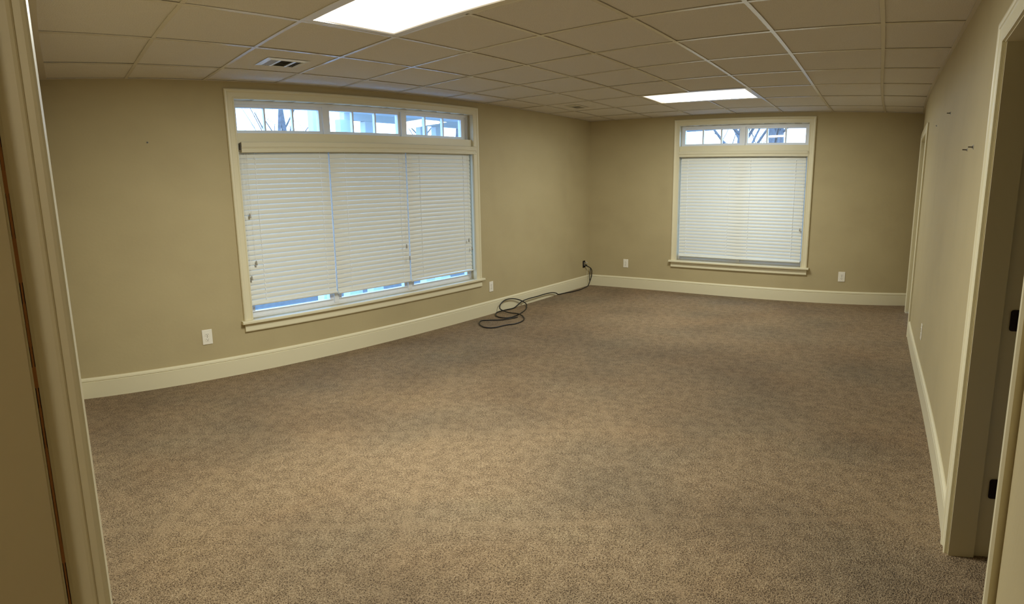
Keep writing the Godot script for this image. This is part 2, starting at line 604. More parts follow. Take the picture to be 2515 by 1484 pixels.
func build_ceiling() -> void:
	var root := place("ceiling", "suspended ceiling of off-white square tiles in a metal grid")
	var st := mb()
	pslab(st, -0.7, SF + THICK, -THICK, TR + THICK, TOP, TOP + 0.1, 0.4)
	obj("ceiling_deck", st, M.plenum, root)
	for c in 11:
		for l in 8:
			if (c == 2 or c == 8) and (l == 3 or l == 4): continue      # light fittings
			st = mb()
			var drop := rng.randf_range(0.0, 0.0018)
			pslab(st, maxf(grid_s(c), 0.0) + 0.004, grid_s(c + 1) - 0.004, grid_t(l) + 0.004, grid_t(l + 1) - 0.004, H + 0.0035 - drop, H + 0.018, 0.21)
			obj("ceiling_tile", st, M.tile, root)
	var w := 0.012
	var prof := [Vector2(-w, H - 0.003), Vector2(w, H - 0.003), Vector2(w, H), Vector2(0.002, H + 0.001), Vector2(0.002, H + 0.03), Vector2(-0.002, H + 0.03), Vector2(-0.002, H + 0.001), Vector2(-w, H)]
	for l in range(1, 8):
		var t := grid_t(l)
		var runs := [[0.0, SF]] if l != 4 else [[0.0, grid_s(2)], [grid_s(3), grid_s(8)], [grid_s(9), SF]]
		for q in runs:
			st = mb()
			sweep(st, func(a, o, d): return plan(a, t + o, d), q[0], q[1], maxi(4, int((q[1] - q[0]) * 6)), prof)
			obj("main_tee", st, M.tee, root)
	for c in range(1, 11):
		for l in 8:
			st = mb()
			var s := grid_s(c)
			sweep(st, func(a, o, d): return plan(s + o, a, d + 0.0006), grid_t(l) + (w if l > 0 else 0.0), grid_t(l + 1) - (w if l < 7 else 0.0), 4, prof)
			obj("cross_tee", st, M.tee, root)
	# angle round the walls
	var ap := [Vector2(0, H - 0.003), Vector2(0.022, H - 0.003), Vector2(0.022, H), Vector2(0.0015, H), Vector2(0.0015, H + 0.03), Vector2(0, H + 0.03)]
	for k in 3:
		st = mb()
		sweep(st, func(a, o, d): return W(k, a, o, d), -0.2 if k == LEFT else (-0.15 if k == RIGHT else 0.0), TR if k == FAR else SF, 40, ap)
		obj("wall_angle", st, M.tee, root)
	st = mb()
	bent(st, func(s, t, y): return plan(s, t, y), Vector3(-0.32, -0.05, H - 0.003), Vector3(0.008, TR, H + 0.004), Vector3i(2, 24, 1))
	obj("wall_angle", st, M.tee, root)
	st = mb()                                   # plain board over the hall
	bent(st, func(a, b, c): return Vector3(a, b, c), Vector3(-2.4, 2.46, -1.2), Vector3(1.4, 2.5, 2.4), Vector3i.ONE)
	obj("hall_ceiling", st, M.tile, root)

# ------------------------------------------------------------------ windows
const CASING := [Vector2(0, -0.002), Vector2(0, 0.011), Vector2(0.005, 0.0145), Vector2(0.012, 0.0145), Vector2(0.015, 0.012), Vector2(0.05, 0.013), Vector2(0.055, 0.0155), Vector2(0.058, 0.019), Vector2(0.066, 0.021), Vector2(0.077, 0.0195), Vector2(0.083, 0.014), Vector2(0.083, -0.002)]

func casing_legs(root: Node, k: int, u0: float, u1: float, h0: float, h1: float, m: Material) -> void:
	var st := mb()
	sweep(st, func(a, o, d): return W(k, u0 - o, d, a), h0, h1, 1, CASING, 0.0, 1.0)
	obj("side_casing", st, m, root)
	st = mb()
	sweep(st, func(a, o, d): return W(k, u1 + o, d, a), h0, h1, 1, CASING, 0.0, 1.0)
	obj("side_casing", st, m, root)
	st = mb()
	sweep(st, func(a, o, d): return W(k, a, d, h1 + o), u0, u1, maxi(4, int((u1 - u0) / 0.08)), CASING, 1.0, 1.0)
	obj("head_casing", st, m, root)

# units: a list of [pane u0, pane u1, muntin, muntin] for the row of small panes on top
func window(called: String, label: String, k: int, w: Array, units: Array, ph: Vector2, board: Vector2) -> void:
	var u0: float = w[0]
	var u1: float = w[1]
	var h0: float = w[2]
	var h1: float = w[3]
	var root := place(called, label, W(k, (u0 + u1) / 2, 0, 0))
	casing_legs(root, k, u0, u1, h0, h1, M.trim)
	var n := maxi(6, int((u1 - u0) / 0.08))
	var st := mb()
	var nose := [Vector2(h0 - 0.03, -0.002), Vector2(h0 - 0.03, 0.038), Vector2(h0 - 0.024, 0.045), Vector2(h0 - 0.008, 0.045), Vector2(h0 - 0.001, 0.039), Vector2(h0, -0.002)]
	sweep(st, func(a, o, d): return W(k, a, d, o), u0 - 0.108, u1 + 0.108, n, nose)
	obj("stool", st, M.trim, root)
	st = mb()
	wbox(st, k, u0, u1, -0.10, 0.0, h0 - 0.028, h0 - 0.0005)
	obj("sill_board", st, M.trim, root)
	st = mb()
	var ap := [Vector2(h0 - 0.105, -0.002), Vector2(h0 - 0.105, 0.008), Vector2(h0 - 0.099, 0.016), Vector2(h0 - 0.092, 0.019), Vector2(h0 - 0.03, 0.014), Vector2(h0 - 0.03, -0.002)]
	sweep(st, func(a, o, d): return W(k, a, d, o), u0 - 0.08, u1 + 0.08, n, ap)
	obj("apron", st, M.trim, root)
	for side in 2:                                        # jamb returns
		st = mb()
		if side == 0: wbox(st, k, u0 - 0.015, u0, -0.13, 0.004, h0, h1)
		else: wbox(st, k, u1, u1 + 0.015, -0.13, 0.004, h0, h1)
		obj("jamb_return", st, M.trim, root)
	st = mb()
	wbox(st, k, u0 - 0.015, u1 + 0.015, -0.13, 0.004, h1, h1 + 0.015)
	obj("head_return", st, M.trim, root)
	st = mb()                                             # board between the panes and the blind
	wbox(st, k, u0, u1, -0.115, -0.012, board.x, board.y)
	obj("mullion_board", st, M.trim, root)
	# frame of the window unit
	var fd0 := -0.125
	var fd1 := -0.075
	var rail := func(nm: String, a0: float, a1: float, b0: float, b1: float, g0: float, g1: float, m: Material, parent: Node) -> MeshInstance3D:
		var s2 := mb()
		wbox(s2, k, a0, a1, g0, g1, b0, b1)
		return obj(nm, s2, m, parent)
	rail.call("frame_head", u0, u1, h1 - 0.028, h1, fd0, fd1 + 0.012, M.vinyl, root)
	rail.call("frame_stile", u0, u0 + 0.022, h0, h1 - 0.028, fd0, fd1 + 0.012, M.vinyl, root)
	rail.call("frame_stile", u1 - 0.022, u1, h0, h1 - 0.028, fd0, fd1 + 0.012, M.vinyl, root)
	rail.call("frame_sill", u0 + 0.022, u1 - 0.022, h0, h0 + 0.018, fd0, fd1 + 0.012, M.vinyl, root)
	for i in units.size() - 1:
		var ma: float = units[i][1] + 0.03
		var mb_: float = units[i + 1][0] - 0.03
		rail.call("mullion", ma, mb_, h0 + 0.018, h1 - 0.028, fd0, fd1 + 0.016, M.vinyl, root)
	for i in units.size():
		var p0: float = units[i][0]
		var p1: float = units[i][1]
		var a0: float = (u0 + 0.022) if i == 0 else p0 - 0.03
		var a1: float = (u1 - 0.022) if i == units.size() - 1 else p1 + 0.03
		var sash := Node3D.new()
		sash.name = "transom_sash"
		root.add_child(sash, true)
		rail.call("top_rail", a0, a1, ph.y, h1 - 0.028, fd0 + 0.008, fd1, M.vinyl, sash)
		rail.call("bottom_rail", a0, a1, board.y, ph.x, fd0 + 0.008, fd1, M.vinyl, sash)
		rail.call("stile", a0, p0, ph.x, ph.y, fd0 + 0.008, fd1, M.vinyl, sash)
		rail.call("stile", p1, a1, ph.x, ph.y, fd0 + 0.008, fd1, M.vinyl, sash)
		for j in [2, 3]:
			rail.call("muntin", units[i][j] - (0.0075 if k == LEFT else 0.011), units[i][j] + (0.0075 if k == LEFT else 0.011), ph.x, ph.y, fd0 + 0.012, fd1 - 0.006, M.vinyl, sash)
		var cuts := [p0, units[i][2], units[i][3], p1]
		for j in 3:
			rail.call("pane", cuts[j] + (0.0085 if j else 0.0), cuts[j + 1] - (0.0085 if j < 2 else 0.0), ph.x, ph.y, fd0 + 0.022, fd0 + 0.026, M.glass, sash)
		var low := Node3D.new()
		low.name = "lower_sash"
		root.add_child(low, true)
		var q0 := h0 + 0.018
		rail.call("bottom_rail", a0, a1, q0, q0 + 0.034, fd0 + 0.006, fd1, M.vinyl, low)
		rail.call("lift_lip", a0 + 0.01, a1 - 0.01, q0 + 0.03, q0 + 0.038, fd1, fd1 + 0.008, M.vinyl, low)
		rail.call("top_rail", a0, a1, board.x - 0.055, board.x, fd0 + 0.006, fd1, M.vinyl, low)
		rail.call("stile", a0, a0 + 0.04, q0 + 0.034, board.x - 0.055, fd0 + 0.006, fd1, M.vinyl, low)
		rail.call("stile", a1 - 0.04, a1, q0 + 0.034, board.x - 0.055, fd0 + 0.006, fd1, M.vinyl, low)
		rail.call("pane", a0 + 0.04, a1 - 0.04, q0 + 0.034, board.x - 0.055, fd0 + 0.022, fd0 + 0.026, M.glass, low)

func build_windows() -> void:
	window("window_1", "wide cream-framed window with nine small panes above three closed blinds", LEFT, WIN1, [[1.50, 2.27, 1.756, 2.019], [2.378, 3.139, 2.628, 2.878], [3.245, 3.994, 3.492, 3.738]], Vector2(2.107, 2.296), Vector2(1.985, 2.075))
	window("window_2", "narrower cream-framed window on the end wall with six small panes on top", FAR, WIN2, [[1.505, 2.283, 1.764, 2.028], [2.394, 3.141, 2.648, 2.891]], Vector2(2.112, 2.302), Vector2(1.99, 2.078))

# ------------------------------------------------------------------ blinds
func blind(label: String, k: int, u0: float, u1: float, top: float, bottom: float, count: int, cords: Array, tassels: Array, group: String) -> void:
	var root := thing("window_blind", label, "blind", W(k, (u0 + u1) / 2, -0.035, bottom), group)
	var base := root.position
	var d0 := -0.036
	var pitch := (top - bottom - 0.03) / count
	var st := mb()
	wbox(st, k, u0, u1, d0 - 0.024, d0 + 0.024, top, top + 0.05)
	obj("headrail", st, M.slat, root)
	# one slat, crowned, tilted shut with its room edge down
	var prof := []
	var tilt := deg_to_rad(79.0)
	var hw := 0.025
	var th := 0.0015
	for side in 2:
		for i in 7:
			var x := lerpf(-1.0, 1.0, i / 6.0) * (1.0 if side == 0 else -1.0)
			var y := (1.0 - x * x) * 0.003 + (th if side == 0 else -th)
			var e := Vector2(x * hw, y)
			prof.append(Vector2(-e.x * sin(tilt) + e.y * cos(tilt), d0 + e.x * cos(tilt) + e.y * sin(tilt)))
	st = mb()
	var mid := (top + bottom) / 2
	sweep(st, func(a, o, d): return W(k, a, d, o + mid), u0, u1, maxi(4, int((u1 - u0) / 0.1)), prof)
	st.generate_normals()
	var slat := st.commit()
	for i in count:
		share("slat", slat, M.slat, root, Vector3(-base.x, bottom + 0.03 + pitch * (i + 0.5) - mid - base.y, -base.z))
	st = mb()
	var rp := [Vector2(bottom, d0 - 0.02), Vector2(bottom, d0 + 0.02), Vector2(bottom + 0.004, d0 + 0.024), Vector2(bottom + 0.014, d0 + 0.024), Vector2(bottom + 0.018, d0 + 0.02), Vector2(bottom + 0.018, d0 - 0.02), Vector2(bottom + 0.014, d0 - 0.024), Vector2(bottom + 0.004, d0 - 0.024)]
	sweep(st, func(a, o, d): return W(k, a, d, o), u0, u1, maxi(4, int((u1 - u0) / 0.1)), rp)
	obj("bottom_rail", st, M.slat, root)
	for u in cords:
		st = mb()
		for i in count:
			var y := bottom + 0.03 + pitch * (i + 0.5)
			tube(st, [W(k, u, d0 + 0.002, y + 0.019), W(k, u, d0 + 0.0075, y + 0.004), W(k, u, d0 + 0.0095, y - 0.014)], [0.003], 6)
		obj("ladder_cord", st, M.cord_white, root)
	for t in tassels:
		st = mb()
		tube(st, [W(k, t[0], d0 + 0.027, t[1] + 0.02), W(k, t[0], d0 + 0.027, top + 0.01)], [0.0009], 5)
		var c := obj("pull_cord", st, M.cord_white, root)
		st = mb()
		var p := W(k, t[0], d0 + 0.029, t[1] + 0.02)
		lathe(st, Transform3D(Basis(Vector3.RIGHT, Vector3.BACK, Vector3.DOWN), p), [Vector2(0.0, 0.0), Vector2(0.004, 0.001), Vector2(0.006, 0.012), Vector2(0.0085, 0.034), Vector2(0.008, 0.04), Vector2(0.0, 0.041)], 12)
		obj("tassel", st, M.tassel, c)

func build_blinds() -> void:
	var g := "closed white slat blinds in the windows"
	blind("closed white slat blind on the left of the wide window", LEFT, 1.466, 2.309, 1.935, 0.588, 31, [1.61, 2.224], [[1.516, 1.38], [1.537, 0.965], [1.484, 0.836]], g)
	blind("closed white slat blind in the middle of the wide window", LEFT, 2.324, 3.173, 1.935, 0.576, 31, [2.48, 3.095], [[3.124, 0.96], [3.158, 0.832]], g)
	blind("closed white slat blind on the right of the wide window", LEFT, 3.189, 4.062, 1.935, 0.572, 31, [3.351, 3.964], [[3.999, 0.94], [4.047, 0.84]], g)
	blind("closed white slat blind in the end wall window", FAR, 1.478, 3.178, 1.945, 0.524, 32, [1.576, 2.176, 2.465, 3.051], [[3.155, 0.97]], g)
	for v in [[LEFT, 1.482, 4.125, 1.912, 2.0, "long cream ridged valance across the wide window's blinds"], [FAR, 1.455, 3.2, 1.928, 2.002, "short cream ridged valance over the end wall blind"]]:
		var k: int = v[0]
		var root := thing("valance", v[5], "valance", W(k, (v[1] + v[2]) / 2, 0.01, v[3]))
		var y: float = v[3]
		var y1: float = v[4]
		var q := y1 - y
		var st := mb()
		var p := [Vector2(y, 0.002), Vector2(y, 0.014), Vector2(y + 0.004, 0.018), Vector2(y + q * 0.2, 0.018), Vector2(y + q * 0.23, 0.013), Vector2(y + q * 0.36, 0.013), Vector2(y + q * 0.40, 0.017), Vector2(y + q * 0.47, 0.017), Vector2(y + q * 0.52, 0.022), Vector2(y + q * 0.93, 0.025), Vector2(y1, 0.02), Vector2(y1, 0.002)]
		sweep(st, func(a, o, d): return W(k, a, d, o), v[1], v[2], maxi(6, int((v[2] - v[1]) / 0.08)), p)
		obj("valance_board", st, M.valance, root)
		for e in 2:
			var u: float = (v[1] - 0.006) if e == 0 else (v[2] + 0.006)
			st = mb()
			wbox(st, k, u - 0.006, u + 0.006, 0.001, 0.018, y + 0.022, y1 - 0.008)
			obj("end_clip", st, M.clip if (k == LEFT and e == 0) else M.valance, root)

# ------------------------------------------------------------------ doors
func build_doors() -> void:
	# closed door near the far corner
	var u0: float = DOOR_A[0]
	var u1: float = DOOR_A[1]
	var h: float = DOOR_A[2]
	var root := place("door_1", "closed cream door in a moulded frame beside the end wall", W(RIGHT, (u0 + u1) / 2, 0, 0))
	casing_legs(root, RIGHT, u0, u1, 0, h, M.trim)
	var st := mb()
	wbox(st, RIGHT, u0 - 0.02, u0, -THICK, 0.003, 0, h)
	obj("jamb", st, M.jamb, root)
	st = mb()
	wbox(st, RIGHT, u1, u1 + 0.02, -THICK, 0.003, 0, h)
	obj("jamb", st, M.jamb, root)
	st = mb()
	wbox(st, RIGHT, u0 - 0.02, u1 + 0.02, -THICK, 0.003, h, h + 0.02)
	obj("jamb_head", st, M.jamb, root)
	var door := Node3D.new()
	door.name = "door_leaf"
	root.add_child(door, true)
	st = mb()
	wbox(st, RIGHT, u0 + 0.004, u1 - 0.004, -0.095, -0.06, 0.012, h - 0.004)
	obj("slab", st, M.jamb, door)
	for p in [[0.2, 0.95], [1.1, 1.85]]:
		for q in 2:
			var a := u0 + 0.12 + q * ((u1 - u0) / 2 - 0.06)
			var b := a + (u1 - u0) / 2 - 0.18
			st = mb()
			wbox(st, RIGHT, a, b, -0.062, -0.055, p[0], p[1])
			obj("raised_panel", st, M.jamb, door)
	# open doorway
	u0 = DOOR_B[0]
	u1 = DOOR_B[1]
	h = DOOR_B[2]
	root = place("door_2", "open doorway in a moulded cream frame in the right foreground", W(RIGHT, (u0 + u1) / 2, 0, 0))
	casing_legs(root, RIGHT, u0 - 0.004, u1 + 0.004, 0, h + 0.004, M.trim)
	for side in 2:
		st = mb()
		if side == 0: wbox(st, RIGHT, u0 - 0.02, u0, -THICK - 0.022, 0.002, 0, h)
		else: wbox(st, RIGHT, u1, u1 + 0.02, -THICK - 0.022, 0.002, 0, h)
		obj("jamb", st, M.jamb, root)
		st = mb()
		if side == 0: wbox(st, RIGHT, u0, u0 + 0.011, -0.095, -0.003, 0, h)
		else: wbox(st, RIGHT, u1 - 0.011, u1, -0.095, -0.003, 0, h)
		obj("door_stop", st, M.jamb, root)
	st = mb()
	wbox(st, RIGHT, u0 - 0.02, u1 + 0.02, -THICK - 0.022, 0.002, h, h + 0.02)
	obj("jamb_head", st, M.jamb, root)
	for y in [0.265, 0.985, 1.78]:
		var hinge := Node3D.new()
		hinge.name = "hinge"
		root.add_child(hinge, true)
		st = mb()
		var f := func(a, b, c): return W(RIGHT, u1 - a, -b, y + c)
		var pr: Array = []
		for i in 4:                                  # leaf with rounded corners
			for j in 4:
				var ang := PI / 2 * (i + j / 3.0)
				var cx: float = [0.148, 0.132, 0.132, 0.148][i]
				var cy: float = [0.078, 0.078, 0.012, 0.012][i]
				pr.append(Vector2(cx + 0.010 * cos(ang), cy + 0.010 * sin(ang)))
		sweep(st, func(a, o, d): return f.call(a, o, d), 0.0, 0.0025, 1, pr)
		obj("hinge_leaf", st, M.bronze, hinge)
		st = mb()
		for q in [[0.129, 0.02], [0.129, 0.07], [0.137, 0.045]]:
			cbox(st, Transform3D.IDENTITY, f.call(0.003, q[0], q[1]), Vector3.ONE * 0.006, 0.0015)
		obj("hinge_screws", st, M.dark, hinge)
		st = mb()
		tube(st, [f.call(0.006, 0.158, -0.002), f.call(0.006, 0.158, 0.092)], [0.006], 10)
		obj("hinge_knuckle", st, M.bronze, hinge)
	# foreground doorway: the left side of its frame
	var nf := near_frame()
	root = place("door_3", "cream frame of the foreground doorway at the left edge", NEAR_J)
	st = mb()                                         # casing on the room side
	var cs := [Vector2(0.007, 0.0), Vector2(0.007, 0.012), Vector2(0.010, 0.0165), Vector2(0.016, 0.0165), Vector2(0.019, 0.0135), Vector2(0.055, 0.0145), Vector2(0.06, 0.02), Vector2(0.072, 0.023), Vector2(0.088, 0.018), Vector2(0.09, 0.0)]
	sweep(st, func(a, o, d): return nf * Vector3(o, a, d), 0.0, 2.2, 1, cs)
	obj("room_casing", st, M.trim, root)
	st = mb()
	sweep(st, func(a, o, d): return nf * Vector3(o, a, d), 0.0, 2.1, 1, [Vector2(0.0, -0.036), Vector2(-0.001, -0.031), Vector2(-0.001, -0.006), Vector2(0.001, -0.001), Vector2(0.004, 0.001), Vector2(0.022, 0.001), Vector2(0.022, -0.036)])
	obj("jamb", st, M.jamb, root)
	st = mb()                                         # bare wood shows in the joint
	for i in 60:                                      # a ragged edge where the paint has torn
		var e := 0.0035 + rng.randf_range(-0.001, 0.0016)
		cbox(st, nf, Vector3(0.0095, 0.0175 + i * 0.035, -0.0385), Vector3(0.0195, 0.0352, e))
	obj("bare_wood_joint", st, M.wood, root)
	st = mb()
	sweep(st, func(a, o, d): return nf * Vector3(o, a, d), 0.0, 2.1, 1, [Vector2(0.0, -0.041), Vector2(-0.002, -0.043), Vector2(-0.002, -0.128), Vector2(0.022, -0.128), Vector2(0.022, -0.041)])
	obj("jamb", st, M.jamb, root)
	st = mb()
	sweep(st, func(a, o, d): return nf * Vector3(o, a, -0.13 - d), 0.0, 2.2, 1, cs)
	obj("hall_casing", st, M.trim, root)

# ------------------------------------------------------------------ lights
func panel_light(label: String, c: int, energy: float) -> void:
	var s0 := grid_s(c)
	var s1 := grid_s(c + 1)
	var t0 := grid_t(3)
	var t1 := grid_t(5)
	var p := plan((s0 + s1) / 2, (t0 + t1) / 2, H)
	var root := thing("ceiling_light", label, "ceiling light", p, "fluorescent panels in the tile ceiling")
	var st := mb()
	pslab(st, s0 + 0.045, s1 - 0.045, t0 + 0.045, t1 - 0.045, H + 0.005, H + 0.008, 0.15)
	obj("diffuser", st, M.diffuser, root)
	st = mb()
	pslab(st, s0 + 0.013, s1 - 0.013, t0 + 0.013, t1 - 0.013, H + 0.07, H + 0.075, 0.3)
	obj("housing", st, M.tee, root)
	for e in [[s0 + 0.012, s0 + 0.046, t0 + 0.012, t1 - 0.012], [s1 - 0.046, s1 - 0.012, t0 + 0.012, t1 - 0.012], [s0 + 0.046, s1 - 0.046, t0 + 0.012, t0 + 0.046], [s0 + 0.046, s1 - 0.046, t1 - 0.046, t1 - 0.012]]:
		st = mb()
		pslab(st, e[0], e[1], e[2], e[3], H - 0.002, H + 0.07, 0.15)
		obj("door_frame", st, M.tee, root)
	var a := plan((s0 + s1) / 2, t0 + 0.05, H)
	var b := plan((s0 + s1) / 2, t1 - 0.05, H)
	var x := (b - a).normalized()
	var l := AreaLight3D.new()
	l.name = "panel_glow"
	l.area_size = Vector2((b - a).length(), (plan(s1 - 0.05, (t0 + t1) / 2, H) - plan(s0 + 0.05, (t0 + t1) / 2, H)).length())
	l.area_normalize_energy = true
	l.light_color = Color(0.985, 1.0, 0.97)
	l.light_energy = energy
	l.area_range = 14.0
	l.area_attenuation = 2.0
	l.shadow_enabled = true
	root.add_child(l, true)
	# an area light shines along its own -z; turn that down
	l.basis = Basis(x, Vector3.UP.cross(x) * -1.0, Vector3.UP) if Basis(x, Vector3.UP.cross(x) * -1.0, Vector3.UP).determinant() > 0 else Basis(x, Vector3.UP.cross(x), Vector3.UP)
	l.position = Vector3(0, -0.006, 0)

func hall_light() -> void:                       # the hallway's own fitting, behind the camera
	var p := Vector3(-0.2, 2.452, 1.1)
	var root := thing("hall_light", "round frosted ceiling light of the hallway behind the doorway", "ceiling light", p)
	var st := mb()
	var x := Transform3D(Basis(Vector3.RIGHT, Vector3.BACK, Vector3.DOWN), p)
	lathe(st, x, [Vector2(0.17, 0.0), Vector2(0.17, 0.02), Vector2(0.16, 0.024)], 32)
	obj("ring", st, M.tee, root)
	st = mb()
	lathe(st, x, [Vector2(0.16, 0.02), Vector2(0.15, 0.05), Vector2(0.11, 0.075), Vector2(0.05, 0.088), Vector2(0.0, 0.09)], 32)
	obj("bowl", st, M.diffuser, root)
	var l := OmniLight3D.new()
	l.name = "bowl_glow"
	l.light_color = Color(1.0, 0.97, 0.90)
	l.light_energy = 0.6
	l.light_size = 0.15
	l.omni_range = 14.0
	l.omni_attenuation = 2.0
	l.shadow_enabled = true
	root.add_child(l, true)
	l.position = Vector3(0, -0.26, 0)

func build_lights() -> void:
	panel_light("large bright fluorescent panel nearest the camera above the wide window", 2, 10.0)
	panel_light("bright fluorescent panel in front of the end wall window", 8, 5.6)
	hall_light()

# ------------------------------------------------------------------ small things
func outlet_proto() -> Node3D:
	var o := Node3D.new()
	var st := mb()
	cbox(st, Transform3D.IDENTITY, Vector3(0, 0, 0.003), Vector3(0.078, 0.125, 0.006), 0.003)
	obj("cover_plate", st, M.plastic, o)
	for s in [-1.0, 1.0]:
		st = mb()
		var pr := []
		for i in 16:
			var a := TAU * i / 16
			pr.append(Vector2(clampf(cos(a) * 0.0185, -0.0165, 0.0165), clampf(sin(a) * 0.0175, -0.014, 0.014) + s * 0.021))
		sweep(st, func(a, u, v): return Vector3(u, v, a), 0.005, 0.008, 1, pr)
		var face := obj("receptacle", st, M.plastic, o)
		for q in [[-0.0065, 0.003, 0.0022, 0.008], [0.0065, 0.003, 0.0022, 0.0065], [0.0, -0.007, 0.0045, 0.0045]]:
			st = mb()
			cbox(st, Transform3D.IDENTITY, Vector3(q[0], q[1] + s * 0.021, 0.0081), Vector3(q[2], q[3], 0.001))
			obj("slot", st, M.dark, face)
	st = mb()
	lathe(st, Transform3D.IDENTITY, [Vector2(0.0035, 0.005), Vector2(0.0032, 0.0072), Vector2(0.0, 0.0076)], 10)
	obj("screw", st, M.screw, o)
	return o

func build_small() -> void:
	var proto := outlet_proto()
	var outs := [[LEFT, 1.04, 0.377, "white wall outlet left of the wide window"], [LEFT, 4.337, 0.339, "white wall outlet right of the wide window"], [FAR, 0.631, 0.372, "white wall outlet on the end wall nearest the black cord"], [FAR, 3.715, 0.365, "white wall outlet on the end wall right of its window"], [RIGHT, 3.903, 0.39, "white wall outlet on the right wall above the baseboard"]]
	for i in outs.size():
		var o: Node3D = proto if i == 0 else proto.duplicate()
		o.name = numbered("wall_outlet")
		add_child(o)
		o.transform = wall_frame(outs[i][0], outs[i][1], outs[i][2])
		tag(o, outs[i][3], "outlet", "wall outlets")
	# open box in the wall with loose connectors
	var f := wall_frame(LEFT, 6.375, 0.35)
	var jack := thing("wall_jack", "open dark wall box with loose connectors where the black cord starts", "wall jack", f.origin)
	var st := mb()
	for e in [[-0.031, 0, 0.004, 0.1], [0.031, 0, 0.004, 0.1], [0, -0.05, 0.066, 0.004], [0, 0.05, 0.066, 0.004]]:
		cbox(st, f, Vector3(e[0], e[1], 0.003), Vector3(e[2], e[3], 0.008))
	obj("box_rim", st, M.bronze, jack)
	st = mb()
	cbox(st, f, Vector3(0, 0, 0.001), Vector3(0.06, 0.098, 0.002))
	obj("box_opening", st, M.dark, jack)
	st = mb()
	cbox(st, f, Vector3(-0.005, 0.005, 0.012), Vector3(0.03, 0.055, 0.02), 0.003)
	obj("receptacle", st, M.steel, jack)
	for e in [[0.02, 0.022, 0.0], [0.012, -0.012, 0.4], [0.024, -0.03, -0.2]]:
		st = mb()
		tube(st, [f * Vector3(e[0] - 0.01, e[1], 0.01), f * Vector3(e[0], e[1] + 0.004, 0.03), f * Vector3(e[0] + 0.012, e[1] - 0.004, 0.048)], [0.007, 0.008, 0.006], 8)
		obj("connector", st, M.steel if e[2] == 0.0 else M.dark, jack)
	st = mb()
	tube(st, [f * Vector3(0.03, -0.035, 0.03), f * Vector3(0.05, -0.07, 0.035), f * Vector3(0.055, -0.14, 0.03), f * Vector3(0.05, -0.2, 0.028)], [0.0018], 6)
	obj("thin_wire", st, M.plastic, jack)
	# black cord
	var path := [[6.41, 0.05, 0.312], [6.465, 0.058, 0.285], [6.502, 0.06, 0.25], [6.515, 0.055, 0.198], [6.51, 0.055, 0.145], [6.465, 0.055, 0.076], [6.403, 0.06, 0.012], [6.25, 0.09, 0.008], [6.096, 0.115, 0.008], [5.902, 0.1, 0.008], [5.77, 0.06, 0.008], [5.643, 0.05, 0.014], [5.594, 0.045, 0.04], [5.497, 0.045, 0.063], [5.341, 0.045, 0.072], [5.16, 0.045, 0.07], [4.987, 0.05, 0.074], [4.848, 0.055, 0.066], [4.752, 0.055, 0.033], [4.672, 0.055, 0.009], [4.531, 0.05, 0.014], [4.406, 0.05, 0.016], [4.338, 0.065, 0.009], [4.243, 0.157, 0.008], [4.21, 0.28, 0.008], [4.273, 0.35, 0.008], [4.444, 0.331, 0.008], [4.664, 0.247, 0.008], [4.828, 0.137, 0.01], [4.902, 0.06, 0.031], [4.794, 0.045, 0.094], [4.662, 0.042, 0.132], [4.534, 0.042, 0.137], [4.446, 0.045, 0.101], [4.427, 0.05, 0.053], [4.45, 0.09, 0.022], [4.411, 0.212, 0.02], [4.411, 0.359, 0.02], [4.348, 0.483, 0.008], [4.228, 0.572, 0.008], [4.084, 0.594, 0.008], [3.966, 0.537, 0.008], [3.824, 0.506, 0.008], [3.778, 0.41, 0.008], [3.85, 0.266, 0.008], [3.963, 0.173, 0.008], [4.024, 0.199, 0.008], [4.109, 0.329, 0.01], [4.199, 0.394, 0.014], [4.313, 0.42, 0.012]]
	var curve := Curve3D.new()
	for i in path.size():
		var p := plan(path[i][0], path[i][1], path[i][2])
		var a: Array = path[maxi(i - 1, 0)]
		var b: Array = path[mini(i + 1, path.size() - 1)]
		var slope := (plan(b[0], b[1], b[2]) - plan(a[0], a[1], a[2])) / 6.0
		curve.add_point(p, -slope, slope)
	curve.bake_interval = 0.025
	var cord := thing("black_cord", "black cable looped on the carpet and running to the corner wall box", "cable", plan(4.4, 0.3, 0))
	st = mb()
	tube(st, Array(curve.get_baked_points()), [0.0068], 8)
	obj("cable_run", st, M.cable, cord)
	st = mb()
	var c2 := Curve3D.new()
	for q in [[6.475, 0.058, 0.28], [6.46, 0.062, 0.23], [6.435, 0.064, 0.16], [6.44, 0.064, 0.10], [6.458, 0.06, 0.073]]:
		c2.add_point(plan(q[0], q[1], q[2]))
	tube(st, Array(c2.get_baked_points()), [0.0062], 8)
	obj("second_strand", st, M.cable, cord)
	# vents
	vent("white metal ceiling register with three bays nearest the camera", 1.555, 0.70, 0.31, 0.235, M.register)
	vent("dull ceiling register near the far end of the window wall", 5.165, 0.665, 0.28, 0.19, M.tee)
	# holes and anchors left in the walls
	for a in [[LEFT, 0.722, 2.008, "small screw hole left of the wide window", 0.008], [RIGHT, 3.506, 2.033, "highest of the screw anchors on the right wall", 0.011], [RIGHT, 4.299, 2.041, "small screw anchor on the right wall nearest the end wall", 0.008], [RIGHT, 2.41, 1.737, "screw anchor on the right wall nearest the open doorway", 0.012], [RIGHT, 2.613, 1.735, "small dark screw anchor beside the larger one by the doorway", 0.009]]:
		var fx := wall_frame(a[0], a[1], a[2])
		var o := thing("wall_anchor", a[3], "wall anchor", fx.origin, "screw anchors left in the walls")
		st = mb()
		var r: float = a[4]
		lathe(st, fx, [Vector2(r, 0.0), Vector2(r, 0.002), Vector2(r * 0.6, 0.003), Vector2(r * 0.45, 0.001)], 12)
		obj("collar", st, M.tassel, o)
		st = mb()
